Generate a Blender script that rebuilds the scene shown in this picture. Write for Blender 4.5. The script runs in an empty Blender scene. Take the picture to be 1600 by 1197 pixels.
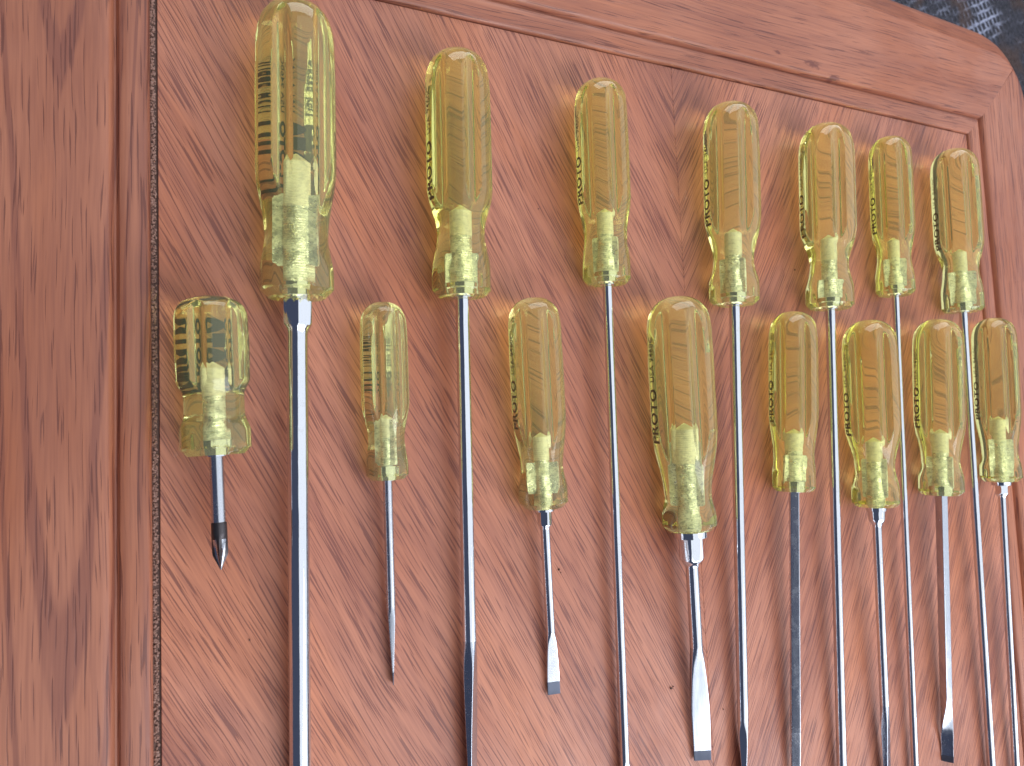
import bpy, bmesh, math, random
from mathutils import Vector, Matrix
random.seed(7)
SC = bpy.context.scene
COL = SC.collection
# ------------------------------------------------------------------ camera
cam_d = bpy.data.cameras.new('camera'); cam = bpy.data.objects.new('camera', cam_d); COL.objects.link(cam)
cam.matrix_world = Matrix(((0.8881084, -0.0001725, -0.4596341, -0.0214938),
                           (-0.0425393, 0.9956771, -0.0825685, -0.0327831),
                           (0.4576614, 0.0928823, 0.8842618, 0.35),
                           (0, 0, 0, 1)))
cam_d.sensor_fit = 'HORIZONTAL'; cam_d.sensor_width = 36.0; cam_d.lens = 28.125
cam_d.clip_start = 0.01; cam_d.clip_end = 50
cam_d.dof.use_dof = True; cam_d.dof.focus_distance = 0.40; cam_d.dof.aperture_fstop = 20
SC.camera = cam
# ------------------------------------------------------------------ world and lamps
W = bpy.data.worlds.new('World'); SC.world = W; W.use_nodes = True
bg = W.node_tree.nodes['Background']; bg.inputs[0].default_value = (0.52, 0.62, 1.0, 1); bg.inputs[1].default_value = 0.12
def area(name, loc, target, sx, sy, power, col):
    d = bpy.data.lights.new(name, 'AREA'); d.shape = 'RECTANGLE'; d.size = sx; d.size_y = sy; d.energy = power; d.color = col
    o = bpy.data.objects.new(name, d); COL.objects.link(o); o.location = loc
    o.rotation_euler = (Vector(target) - Vector(loc)).to_track_quat('-Z', 'Y').to_euler()
    return o
area('skylight_lamp', (1.28, -0.15, 1.10), (0.90, -0.12, 0.0), 3.4, 3.2, 37, (0.90, 0.95, 1.0))
area('back_window_light', (0.4, 2.5, 0.95), (0.25, 0.0, 0.0), 3.2, 1.4, 55, (0.93, 0.96, 1.0))
area('doorway_light', (0.95, -1.55, 1.30), (0.25, -0.15, 0.0), 2.2, 1.6, 52, (0.88, 0.93, 1.0))
SC.view_settings.view_transform = 'Standard'; SC.view_settings.look = 'None'
SC.view_settings.exposure = -0.06; SC.view_settings.gamma = 1.0
SC.render.engine = 'CYCLES'
cy = SC.cycles
cy.use_denoising = True; cy.max_bounces = 14; cy.transmission_bounces = 12; cy.glossy_bounces = 8; cy.diffuse_bounces = 4
cy.transparent_max_bounces = 8; cy.caustics_reflective = True; cy.caustics_refractive = True; cy.blur_glossy = 0.15
cy.sample_clamp_indirect = 6.0
cy.use_adaptive_sampling = True; cy.adaptive_threshold = 0.02; cy.adaptive_min_samples = 16

# ------------------------------------------------------------------ node helpers
class NT:
    def __init__(s, name):
        s.m = bpy.data.materials.new(name); s.m.use_nodes = True; s.t = s.m.node_tree; s.t.nodes.clear()
        s.out = s.t.nodes.new('ShaderNodeOutputMaterial'); s.b = s.t.nodes.new('ShaderNodeBsdfPrincipled')
        s.t.links.new(s.b.outputs[0], s.out.inputs[0])
    def put(s, sock, v):
        if hasattr(v, 'is_linked'): s.t.links.new(v, sock)
        else: sock.default_value = v
    def p(s, **k):
        for a, v in k.items(): s.put(s.b.inputs[a.replace('_', ' ')], v)
    def n(s, typ, **props):
        x = s.t.nodes.new(typ)
        for a, v in props.items(): setattr(x, a, v)
        return x
    def math(s, op, a, b=0.0, c=0.0, clamp=False):
        x = s.n('ShaderNodeMath', operation=op, use_clamp=clamp)
        for i, v in enumerate((a, b, c)): s.put(x.inputs[i], v)
        return x.outputs[0]
    def obj(s):
        return s.n('ShaderNodeTexCoord').outputs['Object']
    def sep(s, v):
        x = s.n('ShaderNodeSeparateXYZ'); s.put(x.inputs[0], v); return x.outputs
    def comb(s, x=0.0, y=0.0, z=0.0):
        k = s.n('ShaderNodeCombineXYZ')
        for i, v in enumerate((x, y, z)): s.put(k.inputs[i], v)
        return k.outputs[0]
    def noise(s, vec, scale=1.0, detail=3.0, rough=0.5, dist=0.0):
        x = s.n('ShaderNodeTexNoise'); s.put(x.inputs['Vector'], vec)
        x.inputs['Scale'].default_value = scale; x.inputs['Detail'].default_value = detail
        x.inputs['Roughness'].default_value = rough; x.inputs['Distortion'].default_value = dist
        return x.outputs[0]
    def ramp(s, f, a, b, lo=0.0, hi=1.0):
        x = s.n('ShaderNodeMapRange', interpolation_type='SMOOTHSTEP')
        for i, v in enumerate((f, a, b, lo, hi)): s.put(x.inputs[i], v)
        return x.outputs[0]
    def mix(s, f, a, b, typ='MIX'):
        x = s.n('ShaderNodeMix', data_type='RGBA', blend_type=typ, clamp_factor=True)
        s.put(x.inputs[0], f)
        s.put(x.inputs[6], a if hasattr(a, 'is_linked') else (*a, 1)); s.put(x.inputs[7], b if hasattr(b, 'is_linked') else (*b, 1))
        return x.outputs[2]
    def bump(s, h, strength, dist):
        x = s.n('ShaderNodeBump'); x.inputs['Strength'].default_value = strength; x.inputs['Distance'].default_value = dist
        s.put(x.inputs['Height'], h); return x.outputs[0]

HALF_ = 0.27395
LIGHT = (0.535, 0.212, 0.126); MID = (0.450, 0.164, 0.094); DARK = (0.245, 0.080, 0.060); PORE = (0.155, 0.047, 0.037)
def wood(name, angle=0.0, style='straight', tint=1.0, knot=None):
    """oak: u runs along the grain, v across it. style: 'diagonal' veneer, 'straight' or 'cathedral' board"""
    t = NT(name); c = t.sep(t.obj())
    rnd = t.n('ShaderNodeObjectInfo').outputs['Random']
    ca, sa = math.cos(angle), math.sin(angle)
    u = t.math('ADD', t.math('MULTIPLY', c[0], ca), t.math('MULTIPLY', c[1], sa))
    v = t.math('ADD', t.math('MULTIPLY', c[0], -sa), t.math('MULTIPLY', c[1], ca))
    w = t.math('MULTIPLY', rnd, 7.0) if style == 'straight' else 0.0
    # slow wander of the grain
    wob = t.math('SUBTRACT', t.noise(t.comb(t.math('MULTIPLY', u, 7.0), t.math('MULTIPLY', v, 16.0), w), 1.0, 2.0), 0.5)
    vv = t.math('ADD', v, t.math('MULTIPLY', wob, 0.009 if style == 'diagonal' else 0.009))
    if style == 'cathedral':
        # flat-sawn arches: nested parabolas opening towards +u
        vo = t.math('SUBTRACT', vv, HALF_ + 0.031)
        arch = t.math('SUBTRACT', u, t.math('MULTIPLY', t.math('MULTIPLY', vo, vo), 620.0))
        arch = t.math('ADD', arch, t.math('MULTIPLY', t.math('SUBTRACT', t.noise(t.comb(t.math('MULTIPLY', u, 14.0), t.math('MULTIPLY', v, 420.0), 3.0), 1.0, 3.0, 0.6), 0.5), 0.034))
        band = 0.0
        for c0, wd in ((0.217, 0.012), (-0.014, 0.024), (-0.16, 0.02), (0.36, 0.02)):
            band = t.math('ADD', band, t.ramp(t.math('ABSOLUTE', t.math('SUBTRACT', arch, c0)), wd * 1.25, wd * 0.6), clamp=True)
        band = t.math('MULTIPLY', band, t.ramp(t.noise(t.comb(t.math('MULTIPLY', u, 20.0), t.math('MULTIPLY', vv, 160.0), 1.0), 1.0, 2.0), 0.15, 0.42))
        far = t.math('MULTIPLY', t.ramp(arch, -0.18, -0.30), t.ramp(t.noise(t.comb(t.math('MULTIPLY', u, 3.0), t.math('MULTIPLY', vv, 230.0), 8.0), 1.0, 2.0), 0.48, 0.62))
        band = t.math('MAXIMUM', band, far)
    else:
        fq = 34.0 if style == 'diagonal' else 60.0
        el = 1.0 if style == 'diagonal' else 0.45
        b1 = t.noise(t.comb(t.math('MULTIPLY', u, 2.6 * el), t.math('MULTIPLY', vv, fq), w), 1.0, 2.0, 0.5)
        b2 = t.noise(t.comb(t.math('MULTIPLY', u, 8.0 * el), t.math('MULTIPLY', vv, fq * 4.2), w), 1.0, 3.0, 0.6)
        b3 = t.noise(t.comb(t.math('MULTIPLY', u, 11.0 * el), t.math('MULTIPLY', vv, fq * 20.0), w), 1.0, 2.0, 0.5)
        zone = t.ramp(b1, 0.38, 0.68, 0.15, 1.0)
        band = t.math('MULTIPLY', t.ramp(b1, 0.45, 0.66), 0.35)
        band = t.math('ADD', band, t.math('MULTIPLY', t.ramp(b2, 0.48, 0.66), 0.42))
        band = t.math('ADD', band, t.math('MULTIPLY', t.math('MULTIPLY', t.ramp(b3, 0.50, 0.62), zone), 0.55), clamp=True)
    fine = t.noise(t.comb(t.math('MULTIPLY', u, 28.0), t.math('MULTIPLY', vv, 950.0), w), 1.0, 2.0, 0.6)
    patch = t.noise(t.comb(t.math('MULTIPLY', u, 9.0), t.math('MULTIPLY', v, 18.0), w), 1.0, 2.0)
    # open pores: short dark strokes along the grain, thicker in the early-wood bands
    pv = t.comb(t.math('MULTIPLY', u, 34.0), t.math('MULTIPLY', vv, 1500.0 if style == 'diagonal' else 1250.0), w)
    pn = t.noise(pv, 1.0, 1.0, 0.4)
    pthr = t.math('SUBTRACT', 0.575 if style == 'diagonal' else 0.625, t.math('MULTIPLY', band, 0.08))
    pore = t.ramp(t.math('SUBTRACT', pn, pthr), 0.0, 0.05)
    col = t.mix(t.ramp(patch, 0.35, 0.65), LIGHT, MID)
    col = t.mix(t.math('MULTIPLY', t.ramp(fine, 0.35, 0.7), 0.38), col, DARK)
    col = t.mix(t.math('MULTIPLY', band, 0.66 if style == 'diagonal' else 0.58), col, DARK)
    col = t.mix(t.math('MULTIPLY', pore, 0.74), col, PORE)
    warm = t.noise(t.comb(t.math('MULTIPLY', u, 6.0), t.math('MULTIPLY', v, 22.0), t.math('ADD', w, 11.0)), 1.0, 3.0, 0.55)
    col = t.mix(t.math('MULTIPLY', t.ramp(warm, 0.46, 0.68), 0.55), col, t.mix(1.0, col, (1.02, 0.86, 0.62), 'MULTIPLY'))
    if style == 'diagonal':
        sc_ = t.math('MULTIPLY', t.ramp(t.noise(t.comb(t.math('MULTIPLY', c[0], 70.0), t.math('MULTIPLY', c[1], 34.0), 4.0), 1.0, 5.0, 0.65), 0.68, 0.80), 0.30)
        col = t.mix(sc_, col, (0.62, 0.50, 0.44))
    if knot:      # small torn knot with dark splits beside the moulding
        kn = t.noise(t.comb(t.math('MULTIPLY', c[0], 260.0), t.math('MULTIPLY', c[1], 520.0), 2.0), 1.0, 4.0, 0.65)
        for kx, ky, kr in knot:
            dx = t.math('MULTIPLY', t.math('SUBTRACT', c[0], kx), 0.38); dy = t.math('SUBTRACT', c[1], ky)
            dd = t.math('SQRT', t.math('ADD', t.math('MULTIPLY', dx, dx), t.math('MULTIPLY', dy, dy)))
            f = t.ramp(t.math('ADD', t.math('DIVIDE', dd, kr), t.math('MULTIPLY', t.math('SUBTRACT', kn, 0.5), 2.6)), 1.0, 0.35)
            col = t.mix(t.math('MULTIPLY', f, 0.75), col, (0.13, 0.030, 0.026))
    if tint != 1.0: col = t.mix(1.0, col, (tint, tint * 0.96, tint * 0.93), 'MULTIPLY')
    smear = t.noise(t.obj(), 55.0, 4.0, 0.6)
    t.p(Base_Color=col, Roughness=t.ramp(smear, 0.3, 0.75, 0.32, 0.48), IOR=1.48)
    h = t.math('SUBTRACT', t.math('MULTIPLY', fine, 0.25), pore)
    t.p(Normal=t.bump(h, 0.35, 0.00025))
    return t.m
def metal(name, col, rough, rvar=0.05, metallic=1.0, bump=0.0):
    t = NT(name); c = t.sep(t.obj())
    sc = t.noise(t.comb(t.math('MULTIPLY', c[0], 3000.0), t.math('MULTIPLY', c[1], 60.0), t.math('MULTIPLY', c[2], 3000.0)), 1.0, 2.0)
    bl = t.noise(t.obj(), 160.0, 4.0, 0.65)
    r = t.math('ADD', t.math('MULTIPLY', t.ramp(bl, 0.45, 0.75), rvar), t.math('ADD', t.math('MULTIPLY', sc, rvar * 0.6), rough))
    dk = t.mix(t.math('MULTIPLY', t.ramp(bl, 0.55, 0.8), 0.25), col, tuple(k * 0.55 for k in col))
    t.p(Base_Color=dk, Metallic=metallic, Roughness=r)
    if not bump:
        wv = t.noise(t.comb(t.math('MULTIPLY', c[0], 130.0), t.math('MULTIPLY', c[1], 22.0), t.math('MULTIPLY', c[2], 130.0)), 1.0, 2.0)
        t.p(Normal=t.bump(t.math('ADD', wv, t.math('MULTIPLY', sc, 0.03)), 0.10, 0.002))
    if bump: t.p(Normal=t.bump(t.math('ADD', sc, bl), bump, 0.0002))
    return t.m
def plastic(name):
    t = NT(name)
    t.p(Base_Color=(0.975, 0.98, 0.53, 1), Roughness=0.03, IOR=1.48, Transmission_Weight=0.905)
    va = t.n('ShaderNodeVolumeAbsorption'); va.inputs['Color'].default_value = (0.995, 0.965, 0.36, 1); t.put(va.inputs['Density'], t.ramp(t.n('ShaderNodeObjectInfo').outputs['Random'], 0.0, 1.0, 12.0, 24.0))
    t.t.links.new(va.outputs[0], t.out.inputs['Volume'])
    sm = t.noise(t.obj(), 220.0, 4.0, 0.6)
    c = t.sep(t.obj())
    scr = t.ramp(t.noise(t.comb(t.math('MULTIPLY', c[0], 900.0), t.math('MULTIPLY', c[1], 90.0), t.math('MULTIPLY', c[2], 900.0)), 1.0, 2.0), 0.66, 0.74)
    scr = t.math('MULTIPLY', scr, t.ramp(sm, 0.45, 0.6))
    t.p(Roughness=t.math('ADD', t.ramp(sm, 0.5, 0.85, 0.006, 0.03), t.math('MULTIPLY', scr, 0.16)))
    t.p(Normal=t.bump(t.noise(t.obj(), 60.0, 2.0), 0.035, 0.0008))
    return t.m
def tang_mat(name, frosted):
    t = NT(name); bl = t.noise(t.obj(), 520.0, 4.0, 0.7); big = t.noise(t.obj(), 150.0, 3.0, 0.6)
    if frosted:
        col = t.mix(t.ramp(bl, 0.4, 0.75), (0.93, 0.90, 0.86), (0.66, 0.64, 0.62))
        t.p(Base_Color=col, Metallic=0.1, Roughness=0.55, Normal=t.bump(bl, 0.4, 0.0003))
    else:
        col = t.mix(t.ramp(bl, 0.42, 0.66), (0.94, 0.96, 0.97), (0.46, 0.49, 0.48))
        t.p(Base_Color=col, Metallic=t.ramp(big, 0.40, 0.58, 0.05, 0.95), Roughness=t.ramp(bl, 0.3, 0.7, 0.18, 0.5), Normal=t.bump(bl, 0.8, 0.0006))
    return t.m
def plain(name, col, rough, spec=0.5):
    t = NT(name); bl = t.noise(t.obj(), 300.0, 3.0)
    t.p(Base_Color=t.mix(t.math('MULTIPLY', bl, 0.5), col, tuple(k * 0.5 for k in col)), Roughness=rough)
    t.b.inputs['Specular IOR Level'].default_value = spec
    return t.m

# ------------------------------------------------------------------ object helpers
def tag(o, label=None, cat=None, group=None, kind=None):
    if label: o['label'] = label
    if cat: o['category'] = cat
    if group: o['group'] = group
    if kind: o['kind'] = kind
    return o
def link(name, verts, faces, mat, parent=None, smooth=True, sharp=None):
    me = bpy.data.meshes.new(name); me.from_pydata([tuple(v) for v in verts], [], faces); me.validate()
    bm = bmesh.new(); bm.from_mesh(me); bmesh.ops.recalc_face_normals(bm, faces=bm.faces); bm.to_mesh(me); bm.free()
    if smooth:
        me.polygons.foreach_set('use_smooth', [True] * len(me.polygons))
        if sharp: me.set_sharp_from_angle(angle=math.radians(sharp))
    me.materials.append(mat)
    o = bpy.data.objects.new(name, me); COL.objects.link(o)
    if parent: o.parent = parent
    return o
def empty(name, loc, rz=0.0):
    o = bpy.data.objects.new(name, None); COL.objects.link(o); o.location = loc; o.rotation_euler = (0, 0, rz); o.empty_display_size = 0.02
    return o
def rings(rs, closed=True, cap0=True, cap1=True):
    """rs: list of equal-length rings of points"""
    n = len(rs[0]); V = [p for r in rs for p in r]; F = []
    for i in range(len(rs) - 1):
        for j in range(n if closed else n - 1):
            k = (j + 1) % n
            F.append((i * n + j, i * n + k, (i + 1) * n + k, (i + 1) * n + j))
    if cap0: F.append(tuple(range(n)))
    if cap1: F.append(tuple(range((len(rs) - 1) * n, len(rs) * n)))
    return V, F

# ------------------------------------------------------------------ materials
M_VENEER = wood('oak_veneer', math.radians(-61.5), 'diagonal')
M_RAIL = wood('oak_rail', 0.0, 'straight', 0.86)
M_RAIL_TOP = wood('oak_top_rail', 0.0, 'straight', 0.86, knot=[(0.1124, 0.2942, 0.0030), (0.132, 0.2890, 0.0024), (0.082, 0.2962, 0.0014)])
M_STILE = wood('oak_stile', 0.0, 'cathedral', 0.73)
M_CHROME = metal('polished_chrome', (0.80, 0.82, 0.86), 0.05, 0.07)
M_SATIN = metal('satin_steel', (0.62, 0.64, 0.69), 0.20, 0.10)
M_BRUSH = metal('brushed_steel', (0.56, 0.59, 0.66), 0.16, 0.10)
M_BLACK = metal('blackened_steel', (0.085, 0.075, 0.078), 0.33, 0.10, 0.8)
M_GREYTIP = metal('grey_oxide_tip', (0.10, 0.11, 0.145), 0.36, 0.10, 0.7)
M_PLASTIC = plastic('clear_yellow_plastic')
M_TANG = tang_mat('knurled_tang', False); M_SOCKET = tang_mat('frosted_socket', True)
M_INK = plain('black_lettering_paint', (0.006, 0.006, 0.006), 0.6, 0.3)
M_GRIT = metal('grit', (0.30, 0.165, 0.125), 0.42, 0.2, 0.0)
M_CORE = plain('dark_substrate', (0.13, 0.065, 0.048), 0.7)

# ------------------------------------------------------------------ floor: dark worn woven carpet far below
def carpet():
    t = NT('dark_woven_carpet'); c = t.sep(t.obj())
    a = math.radians(27); ca, sa = math.cos(a), math.sin(a)
    u = t.math('ADD', t.math('MULTIPLY', c[0], ca), t.math('MULTIPLY', c[1], sa))
    v = t.math('ADD', t.math('MULTIPLY', c[0], -sa), t.math('MULTIPLY', c[1], ca))
    jit = t.math('MULTIPLY', t.math('SUBTRACT', t.noise(t.obj(), 60.0, 2.0), 0.5), 0.008)
    u = t.math('ADD', u, jit); v = t.math('ADD', v, jit)
    k = 2 * math.pi / 0.012
    su = t.math('SINE', t.math('MULTIPLY', u, k)); sv = t.math('SINE', t.math('MULTIPLY', v, k * 0.8))
    wv = t.math('MAXIMUM', su, sv)
    worn = t.noise(t.comb(t.math('MULTIPLY', u, 5.0), t.math('MULTIPLY', v, 11.0), 2.0), 1.0, 4.0, 0.6)
    spk = t.noise(t.obj(), 230.0, 3.0, 0.7)
    base = t.mix(t.ramp(spk, 0.35, 0.7), (0.018, 0.018, 0.026), (0.075, 0.075, 0.105))
    base = t.mix(t.ramp(t.noise(t.obj(), 14.0, 2.0), 0.5, 0.65), base, (0.075, 0.045, 0.040))
    pale_yarn = t.math('MULTIPLY', t.math('MULTIPLY', t.ramp(wv, 0.35, 0.85), t.ramp(worn, 0.47, 0.60)), t.ramp(spk, 0.30, 0.55))  # mask of the whitish blue yarn showing in the weave
    col = t.mix(pale_yarn, base, (0.42, 0.45, 0.60))
    t.p(Base_Color=col, Roughness=0.8, Normal=t.bump(t.math('ADD', wv, t.math('MULTIPLY', spk, 2.0)), 0.9, 0.004))
    return t.m
fl = link('floor', [(-3, -3, -.42), (4, -3, -.42), (4, 4, -.42), (-3, 4, -.42)], [(0, 1, 2, 3)], carpet(), smooth=False)
tag(fl, 'dark blue grey worn woven carpet below the table corner', None, None, 'structure')

# ------------------------------------------------------------------ table
XL, XR, YT = -0.0024, 0.5455, 0.1838
HALF = (XR - XL) / 2; CX = (XL + XR) / 2; CYT = YT - HALF
table = empty('wooden_table', (CX, CYT, -0.42))
tag(table, 'reddish oak table top with chevron veneer panel inside a moulded frame', 'table')
TZ = 0.42     # children are given in world height, shifted into the table's frame
PROF = [(0.0, -0.0105), (0.0, 0.0000), (0.0004, 0.0010), (0.0014, 0.0018), (0.0032, 0.0023), (0.0075, 0.0027), (0.0104, 0.0026), (0.0114, 0.0022),
        (0.0121, 0.0008), (0.0126, 0.0002), (0.0133, 0.0003), (0.0139, 0.0020), (0.0146, 0.0036), (0.0158, 0.0045), (0.0185, 0.0048), (0.022, 0.0049), (0.034, 0.0050), (0.050, 0.0050), (0.0645, 0.0049),
        (0.0668, 0.0045), (0.0682, 0.0034), (0.070, 0.0022), (0.076, -0.0003), (0.082, -0.0032), (0.0865, -0.0068), (0.0885, -0.0105), (0.0888, -0.0150), (0.0875, -0.0200), (0.084, -0.0250), (0.078, -0.0280), (0.060, -0.0285), (0.0, -0.0285)]
def rail_mesh():
    """one mitred frame member; local x along its length, local y outward, origin at table centre"""
    cols = []
    NA, NS = 10, 40
    for d, z in PROF:
        R0 = HALF + d
        rc = 0.0005 + 0.055 * max(0.0, min(1.0, (d - 0.030) / 0.060)) ** 1.3
        bow = 0.009 * max(0.0, min(1.0, (d - 0.03) / 0.03))          # the outer edge bows out a little
        pts = []
        for i in range(NA + 1):
            a = math.radians(135 - 45 * i / NA)
            pts.append((-(R0 - rc) + rc * math.cos(a), (R0 - rc) + rc * math.sin(a)))
        x0 = R0 - rc
        for i in range(1, NS):
            x = -x0 + 2 * x0 * i / NS
            pts.append((x, R0))
        for i in range(NA + 1):
            a = math.radians(90 - 45 * i / NA)
            pts.append(((R0 - rc) + rc * math.cos(a), (R0 - rc) + rc * math.sin(a)))
        cols.append([(x, y + bow * math.cos(min(1.0, abs(x) / R0) * math.pi / 2) , z + TZ) for x, y in pts])
    V, F = rings(cols, closed=False, cap0=False, cap1=False)
    n = len(cols[0]); m = len(cols)
    F += [((m - 1) * n + j, (m - 1) * n + j + 1, j + 1, j) for j in range(n - 1)]
    F.append(tuple(i * n for i in range(m))); F.append(tuple(i * n + n - 1 for i in range(m)))
    return V, F
V, F = rail_mesh()
rail = link('frame_rail', V, F, M_RAIL, table, True, 40)
rail_r = rail.copy(); COL.objects.link(rail_r); rail_r.parent = table; rail_r.rotation_euler = (0, 0, -math.pi / 2)
rail.data = rail.data.copy(); rail.data.materials[0] = M_RAIL_TOP
rail_b = rail_r.copy(); COL.objects.link(rail_b); rail_b.parent = table; rail_b.rotation_euler = (0, 0, math.pi)
rail_l = rail.copy(); rail_l.data = rail.data.copy(); rail_l.data.materials[0] = M_STILE; COL.objects.link(rail_l); rail_l.parent = table; rail_l.rotation_euler = (0, 0, math.pi / 2)
tag(rail_l, 'left frame rail with arched cathedral grain')
def slab(name, x0, x1, y0, y1, z0, z1, mat, parent, bev=0.0006):
    bm = bmesh.new()
    vs = [bm.verts.new((x, y, z)) for z in (z0, z1) for y in (y0, y1) for x in (x0, x1)]
    for f in ((0, 1, 3, 2), (4, 5, 7, 6), (0, 1, 5, 4), (2, 3, 7, 6), (0, 2, 6, 4), (1, 3, 7, 5)): bm.faces.new([vs[i] for i in f])
    bmesh.ops.recalc_face_normals(bm, faces=bm.faces)
    if bev: bmesh.ops.bevel(bm, geom=list(bm.edges), offset=bev, segments=2, affect='EDGES', profile=0.6)
    me = bpy.data.meshes.new(name); bm.to_mesh(me); bm.free(); me.materials.append(mat)
    o = bpy.data.objects.new(name, me); COL.objects.link(o); o.parent = parent
    return o
PB = CYT - HALF + 0.0008; PT = YT - 0.0008
# two book-matched veneer leaves meeting in a seam down the middle
SEAM = 0.2727
leaf = slab('veneer_leaf', -SEAM + 0.0005, -0.00003, PB - PT, 0.0, -0.008, 0.0, M_VENEER, table, 0.00025)
leaf.location = (SEAM - CX, PT - CYT, TZ)
leaf_r = leaf.copy(); COL.objects.link(leaf_r); leaf_r.parent = table; leaf_r.scale = (-1, 1, 1)
core = slab('substrate', XL - CX - 0.004, XR - CX + 0.004, -HALF - 0.004, HALF + 0.004, TZ - 0.026, TZ - 0.0082, M_CORE, table, 0.0)
# apron and legs that carry the top on the carpet
for i in range(4):
    a = slab('apron', -0.25, 0.25, 0.262, 0.280, TZ - 0.10, TZ - 0.0287, M_RAIL, table, 0.001); a.rotation_euler = (0, 0, i * math.pi / 2)
    sx, sy = (1, 1, -1, -1)[i], (1, -1, 1, -1)[i]
    l = slab('leg', sx * 0.272 - 0.022, sx * 0.272 + 0.022, sy * 0.272 - 0.022, sy * 0.272 + 0.022, 0.0, TZ - 0.0287, M_RAIL, table, 0.003)
slab('joint_filler', XL - CX - 0.003, 0.0004 - CX, -HALF - 0.003, HALF + 0.003, TZ - 0.0081, TZ - 0.0013, M_CORE, table, 0.0).location = (0, 0, 0)
# grit packed in the open joint beside the left rail
V, F = [], []
ICO = [(0, 0, 1)] + [(math.cos(k * 1.2566) * .894, math.sin(k * 1.2566) * .894, .447) for k in range(5)] + [(math.cos(k * 1.2566 + .628) * .894, math.sin(k * 1.2566 + .628) * .894, -.447) for k in range(5)] + [(0, 0, -1)]
ICF = [(0, 1 + k, 1 + (k + 1) % 5) for k in range(5)] + [(1 + k, 6 + k, 1 + (k + 1) % 5) for k in range(5)] + [(1 + (k + 1) % 5, 6 + k, 6 + (k + 1) % 5) for k in range(5)] + [(11, 6 + (k + 1) % 5, 6 + k) for k in range(5)]
def bit(x, y, z, r):
    b = len(V); q = Matrix.Rotation(random.random() * 6.28, 3, Vector((random.random(), random.random(), random.random() + .1)))
    s = [random.uniform(.6, 1.25) for _ in range(3)]
    for p in ICO: w = q @ Vector((p[0] * s[0], p[1] * s[1], p[2] * s[2])); V.append((x + w.x * r, y + w.y * r, z + w.z * r))
    F.extend([tuple(b + i for i in f) for f in ICF])
for i in range(2600):
    r = random.uniform(.0003, .0007)
    bit(random.uniform(XL + .0004, -.0004), random.uniform(-.30, .182), random.uniform(-.0017, -.0006), r)
g = link('joint_grit', V, F, M_GRIT, None, False); tag(g, 'grey crumbly grit packed in the joint along the left frame rail', 'grit', None, 'stuff')

V, F = [], []
for x, y, r in ((0.2470, -0.1618, .0009), (0.2486, -0.1612, .0005), (0.1821, -0.0933, .0006), (0.1832, -0.0950, .0004), (0.2817, -0.1789, .0005), (0.0339, -0.1062, .0005), (0.1800, 0.0900, .0004), (0.3600, 0.0700, .0005)):
    bit(x, y, r * .5, r)
cr = link('crumbs', V, F, M_CORE, None, False); tag(cr, 'a few tiny dark crumbs scattered on the veneer panel', 'crumbs', None, 'stuff')

# ------------------------------------------------------------------ screwdrivers
def sup(c, p): return math.copysign(abs(c) ** (2.0 / p), c)
def lerp(a, b, t): return a + (b - a) * t
def smooth(t): t = max(0.0, min(1.0, t)); return t * t * (3 - 2 * t)
def interp(tab, s):
    if s <= tab[0][0]: return tab[0][1]
    for (s0, r0), (s1, r1) in zip(tab, tab[1:]):
        if s <= s1: return lerp(r0, r1, smooth((s - s0) / (s1 - s0)))
    return tab[-1][1]
FONT = {}
def text_mesh(body, bold, fat=0.030):
    cu = bpy.data.curves.new('lettering', 'FONT'); cu.body = body; cu.size = 1.0; cu.extrude = 0.004; cu.resolution_u = 4
    cu.offset = fat if bold else 0.006; cu.space_character = 1.08
    o = bpy.data.objects.new('lettering', cu); COL.objects.link(o)
    dg = bpy.context.evaluated_depsgraph_get(); dg.update()
    me = bpy.data.meshes.new_from_object(o.evaluated_get(dg)); bpy.data.objects.remove(o); bpy.data.curves.remove(cu)
    xs = [v.co.x for v in me.vertices]; ys = [v.co.y for v in me.vertices]
    return me, min(xs), max(xs), min(ys), max(ys)

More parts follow.
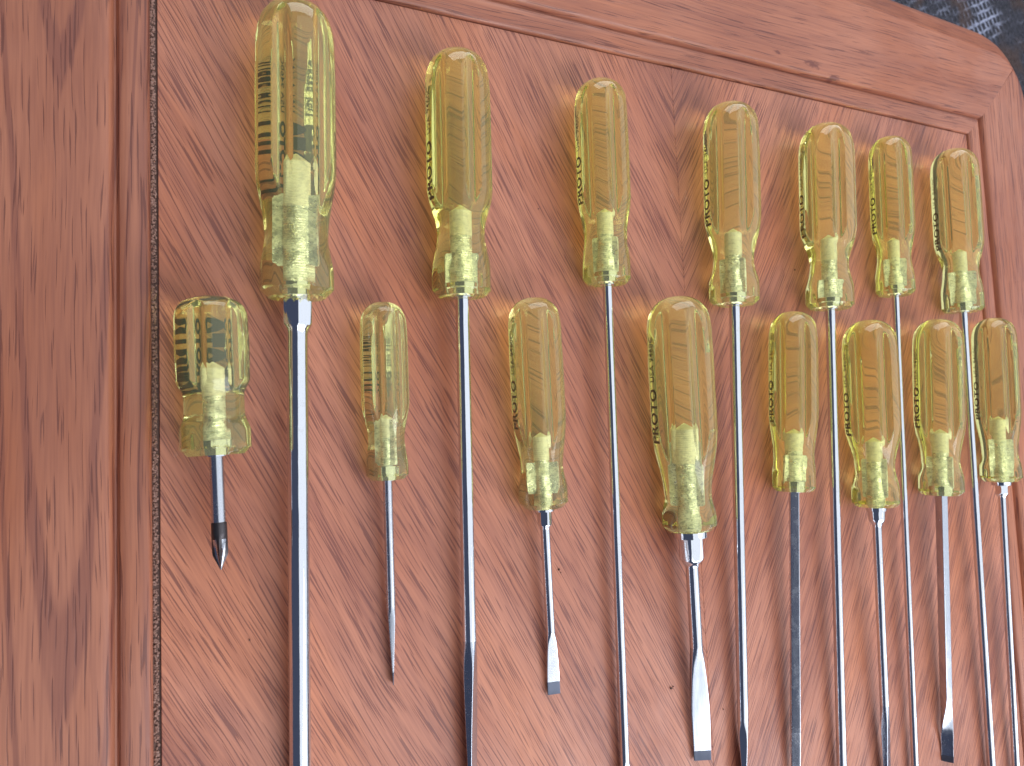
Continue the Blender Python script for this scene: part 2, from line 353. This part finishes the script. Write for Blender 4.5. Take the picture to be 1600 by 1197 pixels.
def screwdriver(butt, tip, Lh, R, rs, label, waist=(0.77, 0.74), flare=(0.93, 0.90), endr=0.70, roll=0.0, tang0=0.62, tangr=1.14,
                wing=None, bolster=None, blade=None, shank='round', smat=None, tipmat=None, droll=0.0, text='PROTO', small='USA 9460C', stub=False, dome=1.15, tsize=0.38):
    butt = Vector(butt); tip = Vector(tip)
    if not stub:                      # shanks measured at their bright core, so allow for the dark rims
        tip.z += 0.14 * rs; rs *= 1.14; tangr /= 1.16
    L = (tip - butt).length; ax = (tip - butt) / L
    rz = math.atan2(ax.x, -ax.y)
    root = empty('screwdriver', (butt.x, butt.y, 0.0), rz)
    tag(root, label, 'screwdriver', 'clear yellow handled screwdrivers laid out in two rows')
    ch = math.hypot(ax.x, ax.y); A = Vector((0, -ch, ax.z)); E1 = Vector((1, 0, 0)); E2 = E1.cross(A) * -1
    if E2.z < 0: E2 = -E2
    B = Vector((0, 0, butt.z))
    def P(s, x, y): return B + A * s + E1 * x + E2 * y
    smat = smat or M_CHROME; tipmat = tipmat or M_GREYTIP
    # ---- handle: turned body with six concave flutes milled along the grip
    NT_, dl = 180, dome * R
    S = [dl * (1 - math.cos(math.pi / 2 * i / 16)) for i in range(17)]
    e0 = Lh - (flare[1] - endr) * R * 0.95
    S += [dl + (e0 - dl) * i / 60 for i in range(1, 61)] + [lerp(e0, Lh, q) for q in (0.03, 0.1, 0.4, 0.7, 0.92, 0.98, 1.0)]
    tab = [(0.0, 0.965), (0.30, 1.0), (0.56, 1.0), (waist[0], waist[1]), (flare[0], flare[1]), (1.0, flare[1])]
    if stub: tab = [(0.0, 0.97), (0.3, 1.0), (0.52, 0.985), (0.63, 0.80), (0.74, 0.80), (0.86, 0.95), (1.0, 0.96)]
    FW = math.radians(15.0); dfl = flare[1] * R * 0.955
    rs_list = []
    for s in S:
        r = interp(tab, s / Lh) * R
        if s < dl:
            uu = 1 - s / dl; r *= max(0.0, 1 - uu ** 2.5) ** (1 / 2.5)
        if s > e0: r = min(r, lerp(flare[1] * R, endr * R, (s - e0) / (Lh - e0)))
        ring = []
        for j in range(NT_):
            th = 2 * math.pi * j / NT_
            ph = (th - roll) % (math.pi / 3) - math.pi / 6
            q = R * (0.845 + 0.155 * (ph / FW) ** 2) if s < waist[0] * Lh else dfl / math.cos(ph)
            k = 0.004 * R
            m = min(r, q); rr = m - k * math.log(math.exp(-(r - m) / k) + math.exp(-(q - m) / k)) if abs(r - q) < 8 * k else m
            rr = max(rr, 1e-5)
            ring.append(P(s, rr * math.cos(th), rr * math.sin(th)))
        rs_list.append(ring)
    Vh, Fh = rings(rs_list, True, True, True)
    handle = link('handle', Vh, Fh, M_PLASTIC, root, True, 28)
    # ---- lettering stamped into one land between two flutes
    fa = roll
    def letter(body, s_a, s_b, h, bold):
        me, x0, x1, y0, y1 = text_mesh(body, bold, 0.055 if tsize > 0.5 else 0.030)
        for v in me.vertices:
            fx = (v.co.x - x0) / (x1 - x0); s = lerp(s_a, s_b, fx) * Lh
            ty = ((v.co.y - y0) / (y1 - y0) - 0.5) * h * R
            dd = interp(tab, s / Lh) * R - 0.00028 + v.co.z * 0.008; an = fa + ty / R
            v.co = P(s, dd * math.cos(an), dd * math.sin(an))
        me.materials.clear(); me.materials.append(M_INK)
        o = bpy.data.objects.new('lettering', me); COL.objects.link(o); o.parent = handle
    if stub: letter(text, 0.56, 0.12, tsize, True)
    else:
        letter(text, 0.62, 0.39, tsize, True)
        if small: letter(small, 0.36, 0.17, tsize * 0.66, False)
    # ---- tang inside the plastic: frosted drilled socket above, knurled steel below
    rt = rs * tangr; s0 = tang0 * Lh; n = 40; sm = lerp(s0, Lh, 0.36)
    def rod(name, ss, rfun, mat):
        rg = [[P(s, rfun(s) * math.cos(2 * math.pi * j / n), rfun(s) * math.sin(2 * math.pi * j / n)) for j in range(n)] for s in ss]
        Vt, Ft = rings(rg); return link(name, Vt, Ft, mat, root, True, 60)
    def ridge(s, k): return 1 + k * math.sin(s * 2 * math.pi / 0.00105)
    cone = rt * 0.85
    ss = [s0, s0 + cone * .97, s0 + cone]
    while ss[-1] < sm: ss.append(ss[-1] + 0.00026)
    rod('socket', ss, lambda s: rt * ridge(s, 0.03) if s > s0 + cone else max(0.0002, rt * (s - s0) / cone), M_SOCKET)
    ss = [sm - 0.0004]
    while ss[-1] < Lh - 0.004: ss.append(ss[-1] + 0.00026)
    ss.append(Lh - 0.0005)
    tang = rod('tang', ss, lambda s: rt * 0.97 * ridge(s, 0.035), M_TANG)
    if wing:
        wa, wb, ww, wang = wing
        for q in (0, 1):
            aa = wang + q * math.pi; cx_, sx_ = math.cos(aa), math.sin(aa); pts = []
            for s in (wa * Lh, wa * Lh + .001, wb * Lh - .001, wb * Lh):
                o_ = ww * rs * (0.92 if s in (wa * Lh, wb * Lh) else 1.0)
                pts.append([P(s, cx_ * a_ - sx_ * b_, sx_ * a_ + cx_ * b_) for a_, b_ in ((rt * .5, -.0009), (o_, -.0006), (o_, .0006), (rt * .5, .0009))])
            Vw, Fw = rings(pts); link('wing', Vw, Fw, M_TANG, tang, True, 30)
    # ---- shank and bolster
    bl = blade or dict(len=0.035, w=rs * 1.6, tipw=rs * 1.5)
    sb = L - bl['len']; cs = []; n = 48
    def section(s, a_, b_, p, rot):
        o_ = []
        for j in range(n):
            th = 2 * math.pi * (j + 0.5) / n; x = a_ * sup(math.cos(th), p); y = b_ * sup(math.sin(th), p)
            o_.append(P(s, x * math.cos(rot) - y * math.sin(rot), x * math.sin(rot) + y * math.cos(rot)))
        return o_
    square = shank == 'square'
    sp = 14.0 if square else 2.0; rr = rs * (0.86 if square else 1.0)
    st = Lh - 0.006
    cs = [section(lerp(st, sb, i / 24), rr, rr, sp, droll) for i in range(25)]
    Vs, Fs = rings(cs); sh = link('shank', Vs, Fs, smat, root, True, 35)
    if not bolster: bolster = [('ring', -0.0058, 0.0005, rs * 1.5 + 0.0004, rs * 1.42 + 0.0004)]
    if bolster:
        for kind, s_a, s_b, ra, rb in bolster:
            if kind == 'hex':
                pr = [(s_a, ra * .90), (s_a + .0008, ra), (s_b - .0009, ra), (s_b, ra * .93)]
                rg = []
                for s, q in pr:
                    rg.append([])
                    for j in range(48):
                        th = 2 * math.pi * j / 48; ph = (th - rb + math.pi / 6) % (math.pi / 3) - math.pi / 6
                        rg[-1].append(P(Lh + s, min(q * 1.0, ra * .885 / math.cos(ph)) * math.cos(th), min(q * 1.0, ra * .885 / math.cos(ph)) * math.sin(th)))
            else:
                m_ = 7
                rg = [[P(Lh + lerp(s_a, s_b, i / m_), lerp(ra, rb, smooth(i / m_)) * math.cos(2 * math.pi * j / 48), lerp(ra, rb, smooth(i / m_)) * math.sin(2 * math.pi * j / 48)) for j in range(48)] for i in range(m_ + 1)]
            Vb, Fb = rings(rg); link({'hex': 'bolster', 'cone': 'bolster_neck', 'ring': 'collar'}[kind], Vb, Fb, M_CHROME, root, True, 22)
    # ---- blade
    br = bl.get('roll', 0.0); tl = bl.get('dark', 0.005)
    if bl.get('phillips'):
        cs = []
        prof = [(0.0, rs * 1.0, 0.0), (0.0002, rs * 1.10, 0.0), (0.0045, rs * 1.12, 0.0), (0.0120, rs * 1.14, 0.50), (0.0128, rs * 1.10, 0.52), (0.0170, rs * 0.34, 0.50), (0.0185, rs * 0.10, 0.25)]
        k_ = bl['len'] / 0.0185
        for i in range(40):
            q = 0.0185 * i / 39
            for (a0, r0, d0), (a1, r1, d1) in zip(prof, prof[1:]):
                if q <= a1 + 1e-9: tt = (q - a0) / (a1 - a0); r_, d_ = lerp(r0, r1, tt), lerp(d0, d1, tt); break
            rg = []
            for j in range(64):
                th = 2 * math.pi * j / 64; cut = abs(math.cos(2 * (th - br))) ** 0.8
                rg.append(P(sb + q * k_, r_ * (1 - d_ * cut) * math.cos(th), r_ * (1 - d_ * cut) * math.sin(th)))
            cs.append(rg)
        Vb, Fb = rings(cs); pt = link('phillips_tip', Vb, Fb, M_BLACK, root, True, 30)
        pt.data.materials.append(M_SATIN)
        for f in pt.data.polygons:
            i_, j_ = f.vertices[0] // 64, (sum(v % 64 for v in f.vertices) / 4)
            if len(f.vertices) == 4 and i_ >= 14 and abs(math.cos(2 * (2 * math.pi * j_ / 64 - br))) > 0.72: f.material_index = 1
    else:
        m_ = 30; sd = bl['len'] - tl; hw = bl['w']; ht = bl['tipw']; fl_ = bl.get('flare', 0.6)
        tipth = bl.get('thick', 0.00055)
        def shape(x):       # x metres from the start of the blade
            t_ = x / bl['len']
            a_ = lerp(rr, hw, smooth(t_ / fl_)) if t_ < fl_ else lerp(hw, ht, (t_ - fl_) / (1 - fl_))
            b_ = lerp(rr, tipth, min(1.0, t_ / 0.95) ** 0.8)
            return a_, b_, lerp(sp, 14.0, smooth(t_ / 0.35))
        cs = [section(sb + sd * i / m_, *shape(sd * i / m_), lerp(droll, br, smooth(i / (m_ * .9))) if square else br) for i in range(m_ + 1)]
        Vb, Fb = rings(cs); link('blade', Vb, Fb, bl.get('mat', smat), root, True, 30)
        cs = [section(sb + sd + tl * i / 5, *[k * (1.012 if q < 2 else 1) for q, k in enumerate(shape(sd + tl * i / 5))], br) for i in range(6)]
        Vb, Fb = rings(cs); link('blade_tip', Vb, Fb, tipmat, root, True, 30)
    return root

PI = math.pi
def d2(a): return math.radians(a)
# ---- upper row, from the left frame rail to the right one
screwdriver((0.05357, 0.16179, 0.01901), (0.05167, -0.21484, 0.00385), 0.12741, 0.01679, 0.00385,
            'largest screwdriver, upper row, with thick chrome shank and hex bolster',
            waist=(0.80, 0.78), flare=(0.93, 0.92), endr=0.70, roll=d2(-88), tang0=0.53, tangr=1.05, wing=(0.66, 0.9, 1.5, 0.5),
            bolster=[('ring', 0.0, 0.0012, 0.0056, 0.0056), ('hex', 0.0009, 0.0118, 0.0066, d2(10)), ('cone', 0.0115, 0.0150, 0.0058, 0.0045)], tsize=0.54)
screwdriver((0.12941, 0.15601, 0.01778), (0.12974, -0.19399, 0.00282), 0.11701, 0.01564, 0.00282,
            'yellow screwdriver in upper row, next right of the largest one',
            waist=(0.75, 0.715), flare=(0.92, 0.90), roll=d2(179), tang0=0.63, tangr=1.25, wing=(0.84, 0.97, 1.7, 0.3),
            blade=dict(len=0.075, w=0.0043, tipw=0.0040, roll=d2(-48), mat=M_BRUSH))
screwdriver((0.21141, 0.1572, 0.01586), (0.21335, -0.22555, 0.00211), 0.10724, 0.0142, 0.00211,
            'yellow screwdriver third from left in upper row, just left of the chevron seam',
            waist=(0.78, 0.78), flare=(0.94, 0.90), roll=d2(187), tang0=0.635, tangr=1.36, wing=(0.78, 0.95, 1.9, 0.9))
screwdriver((0.29902, 0.1584, 0.01801), (0.28983, -0.2316, 0.00266), 0.11556, 0.01606, 0.00266,
            'yellow screwdriver fourth in upper row, handle just right of the chevron seam',
            waist=(0.79, 0.69), flare=(0.93, 0.89), roll=d2(194), tang0=0.625, tangr=1.23, wing=(0.78, 0.95, 1.7, 1.2), blade=dict(len=0.046, w=0.0042, tipw=0.004, roll=d2(-48)))
screwdriver((0.37554, 0.15759, 0.01827), (0.36258, -0.273, 0.00249), 0.11381, 0.01647, 0.00249,
            'yellow screwdriver in upper row, third from the right frame rail',
            waist=(0.77, 0.67), flare=(0.93, 0.86), roll=d2(205), tang0=0.60, tangr=1.28, wing=(0.86, 0.95, 1.9, 0.4))
screwdriver((0.43841, 0.15996, 0.01473), (0.42681, -0.30111, 0.00183), 0.10428, 0.01346, 0.00183,
            'narrow yellow screwdriver with thinnest shank, second from right in upper row',
            waist=(0.77, 0.75), flare=(0.93, 0.90), roll=d2(200), tang0=0.64, tangr=1.32, wing=(0.78, 0.95, 2.3, 0.7))
screwdriver((0.50069, 0.15949, 0.01718), (0.50333, -0.29318, 0.00225), 0.11232, 0.01558, 0.00225,
            'yellow screwdriver at the right end of the upper row in the corner of the frame',
            waist=(0.75, 0.71), flare=(0.92, 0.86), roll=d2(204), tang0=0.61, tangr=1.32, wing=(0.76, 0.96, 2.4, 0.7))
# ---- lower row
screwdriver((0.01833, 0.03316, 0.01446), (0.02122, -0.07479, 0.01412), 0.06328, 0.01433, 0.0027,
            'short stubby yellow screwdriver with a black cross point tip',
            waist=(0.70, 0.80), flare=(0.90, 0.95), endr=0.74, roll=d2(-90), tang0=0.42, tangr=1.10, smat=M_SATIN, stub=True, dome=0.62, small=None,
            blade=dict(len=0.0185, phillips=True, roll=d2(55)), tsize=0.54)
screwdriver((0.09089, 0.03484, 0.01267), (0.09403, -0.13332, 0.00182), 0.07854, 0.01052, 0.00182,
            'smallest slim yellow screwdriver with a short dark tapered shank, right of the stubby one',
            waist=(0.78, 0.76), flare=(0.94, 0.90), roll=d2(-86), tang0=0.63, tangr=1.10, wing=(0.66, 0.92, 1.7, 0.9), smat=M_SATIN,
            blade=dict(len=0.034, w=0.0023, tipw=0.0019, roll=d2(105), dark=0.0055, thick=0.0002))
screwdriver((0.1653, 0.03983, 0.01657), (0.17486, -0.1517, 0.00201), 0.10154, 0.01331, 0.00201,
            'yellow screwdriver with hex bolster and short chrome shank, left of the widest lower handle',
            waist=(0.81, 0.77), flare=(0.94, 0.93), roll=d2(182), tang0=0.635, tangr=1.28, wing=(0.78, 0.93, 2.4, 0.5),
            bolster=[('ring', -0.001, 0.0018, 0.0052, 0.0050), ('hex', 0.0016, 0.0085, 0.0036, d2(0)), ('cone', 0.0083, 0.0105, 0.0031, 0.0023)],
            blade=dict(len=0.030, w=0.0031, tipw=0.0031, roll=d2(15), dark=0.0062, flare=0.78))
screwdriver((0.24941, 0.04379, 0.02144), (0.26262, -0.20065, 0.00297), 0.12324, 0.0175, 0.00297,
            'wide handled screwdriver with broad flat blade, largest in the lower row',
            waist=(0.855, 0.70), flare=(0.965, 0.84), endr=0.66, roll=d2(190), tang0=0.54, tangr=1.32, wing=(0.62, 0.9, 1.9, 1.0),
            bolster=[('ring', -0.002, 0.0038, 0.0092, 0.0088), ('hex', 0.0034, 0.0155, 0.0069, d2(40)), ('cone', 0.0152, 0.0195, 0.0060, 0.0036)],
            blade=dict(len=0.060, w=0.0050, tipw=0.0045, roll=d2(27), dark=0.0052, flare=0.60, mat=M_BRUSH))
screwdriver((0.3386, 0.04023, 0.01617), (0.32732, -0.24042, 0.00258), 0.10405, 0.01402, 0.00258,
            'yellow screwdriver with a dark faced square shank in the lower row',
            waist=(0.81, 0.80), flare=(0.93, 0.88), roll=d2(199), tang0=0.65, tangr=1.32, wing=(0.80, 0.96, 1.7, 0.2), shank='square', smat=M_SATIN, droll=d2(38),
            blade=dict(len=0.042, w=0.0024, tipw=0.0019, roll=d2(38)))
screwdriver((0.39901, 0.03706, 0.01914), (0.40261, -0.26859, 0.0023), 0.11388, 0.01646, 0.0023,
            'yellow screwdriver with round chrome bolster, between the two square shanked ones',
            waist=(0.79, 0.69), flare=(0.945, 0.86), roll=d2(203), tang0=0.62, tangr=1.41, wing=(0.74, 0.95, 1.9, 1.1),
            bolster=[('ring', -0.001, 0.0028, 0.0060, 0.0058), ('ring', 0.0024, 0.0080, 0.0050, 0.0048), ('cone', 0.0078, 0.0125, 0.0048, 0.0027)],
            blade=dict(len=0.072, w=0.0036, tipw=0.0032, roll=d2(-22), mat=M_BRUSH))
screwdriver((0.46593, 0.04008, 0.01833), (0.46059, -0.2433, 0.0027), 0.11411, 0.01564, 0.0027,
            'yellow screwdriver with a bright square shank and dark tipped blade',
            waist=(0.81, 0.72), flare=(0.94, 0.89), roll=d2(203), tang0=0.62, tangr=1.28, wing=(0.78, 0.96, 1.8, 1.3), shank='square', smat=M_BRUSH, droll=d2(4),
            blade=dict(len=0.040, w=0.0036, tipw=0.0034, roll=d2(62), dark=0.004))
screwdriver((0.52917, 0.04365, 0.01636), (0.52887, -0.30363, 0.00204), 0.11261, 0.01437, 0.00204,
            'yellow screwdriver with chrome collar at the right end of the lower row',
            waist=(0.83, 0.76), flare=(0.945, 0.92), roll=d2(206), tang0=0.60, tangr=1.41, wing=(0.74, 0.97, 2.4, 0.6),
            bolster=[('ring', -0.0006, 0.0026, 0.0066, 0.0060), ('hex', 0.0024, 0.0085, 0.0042, d2(0)), ('cone', 0.0083, 0.0110, 0.0039, 0.0025)])
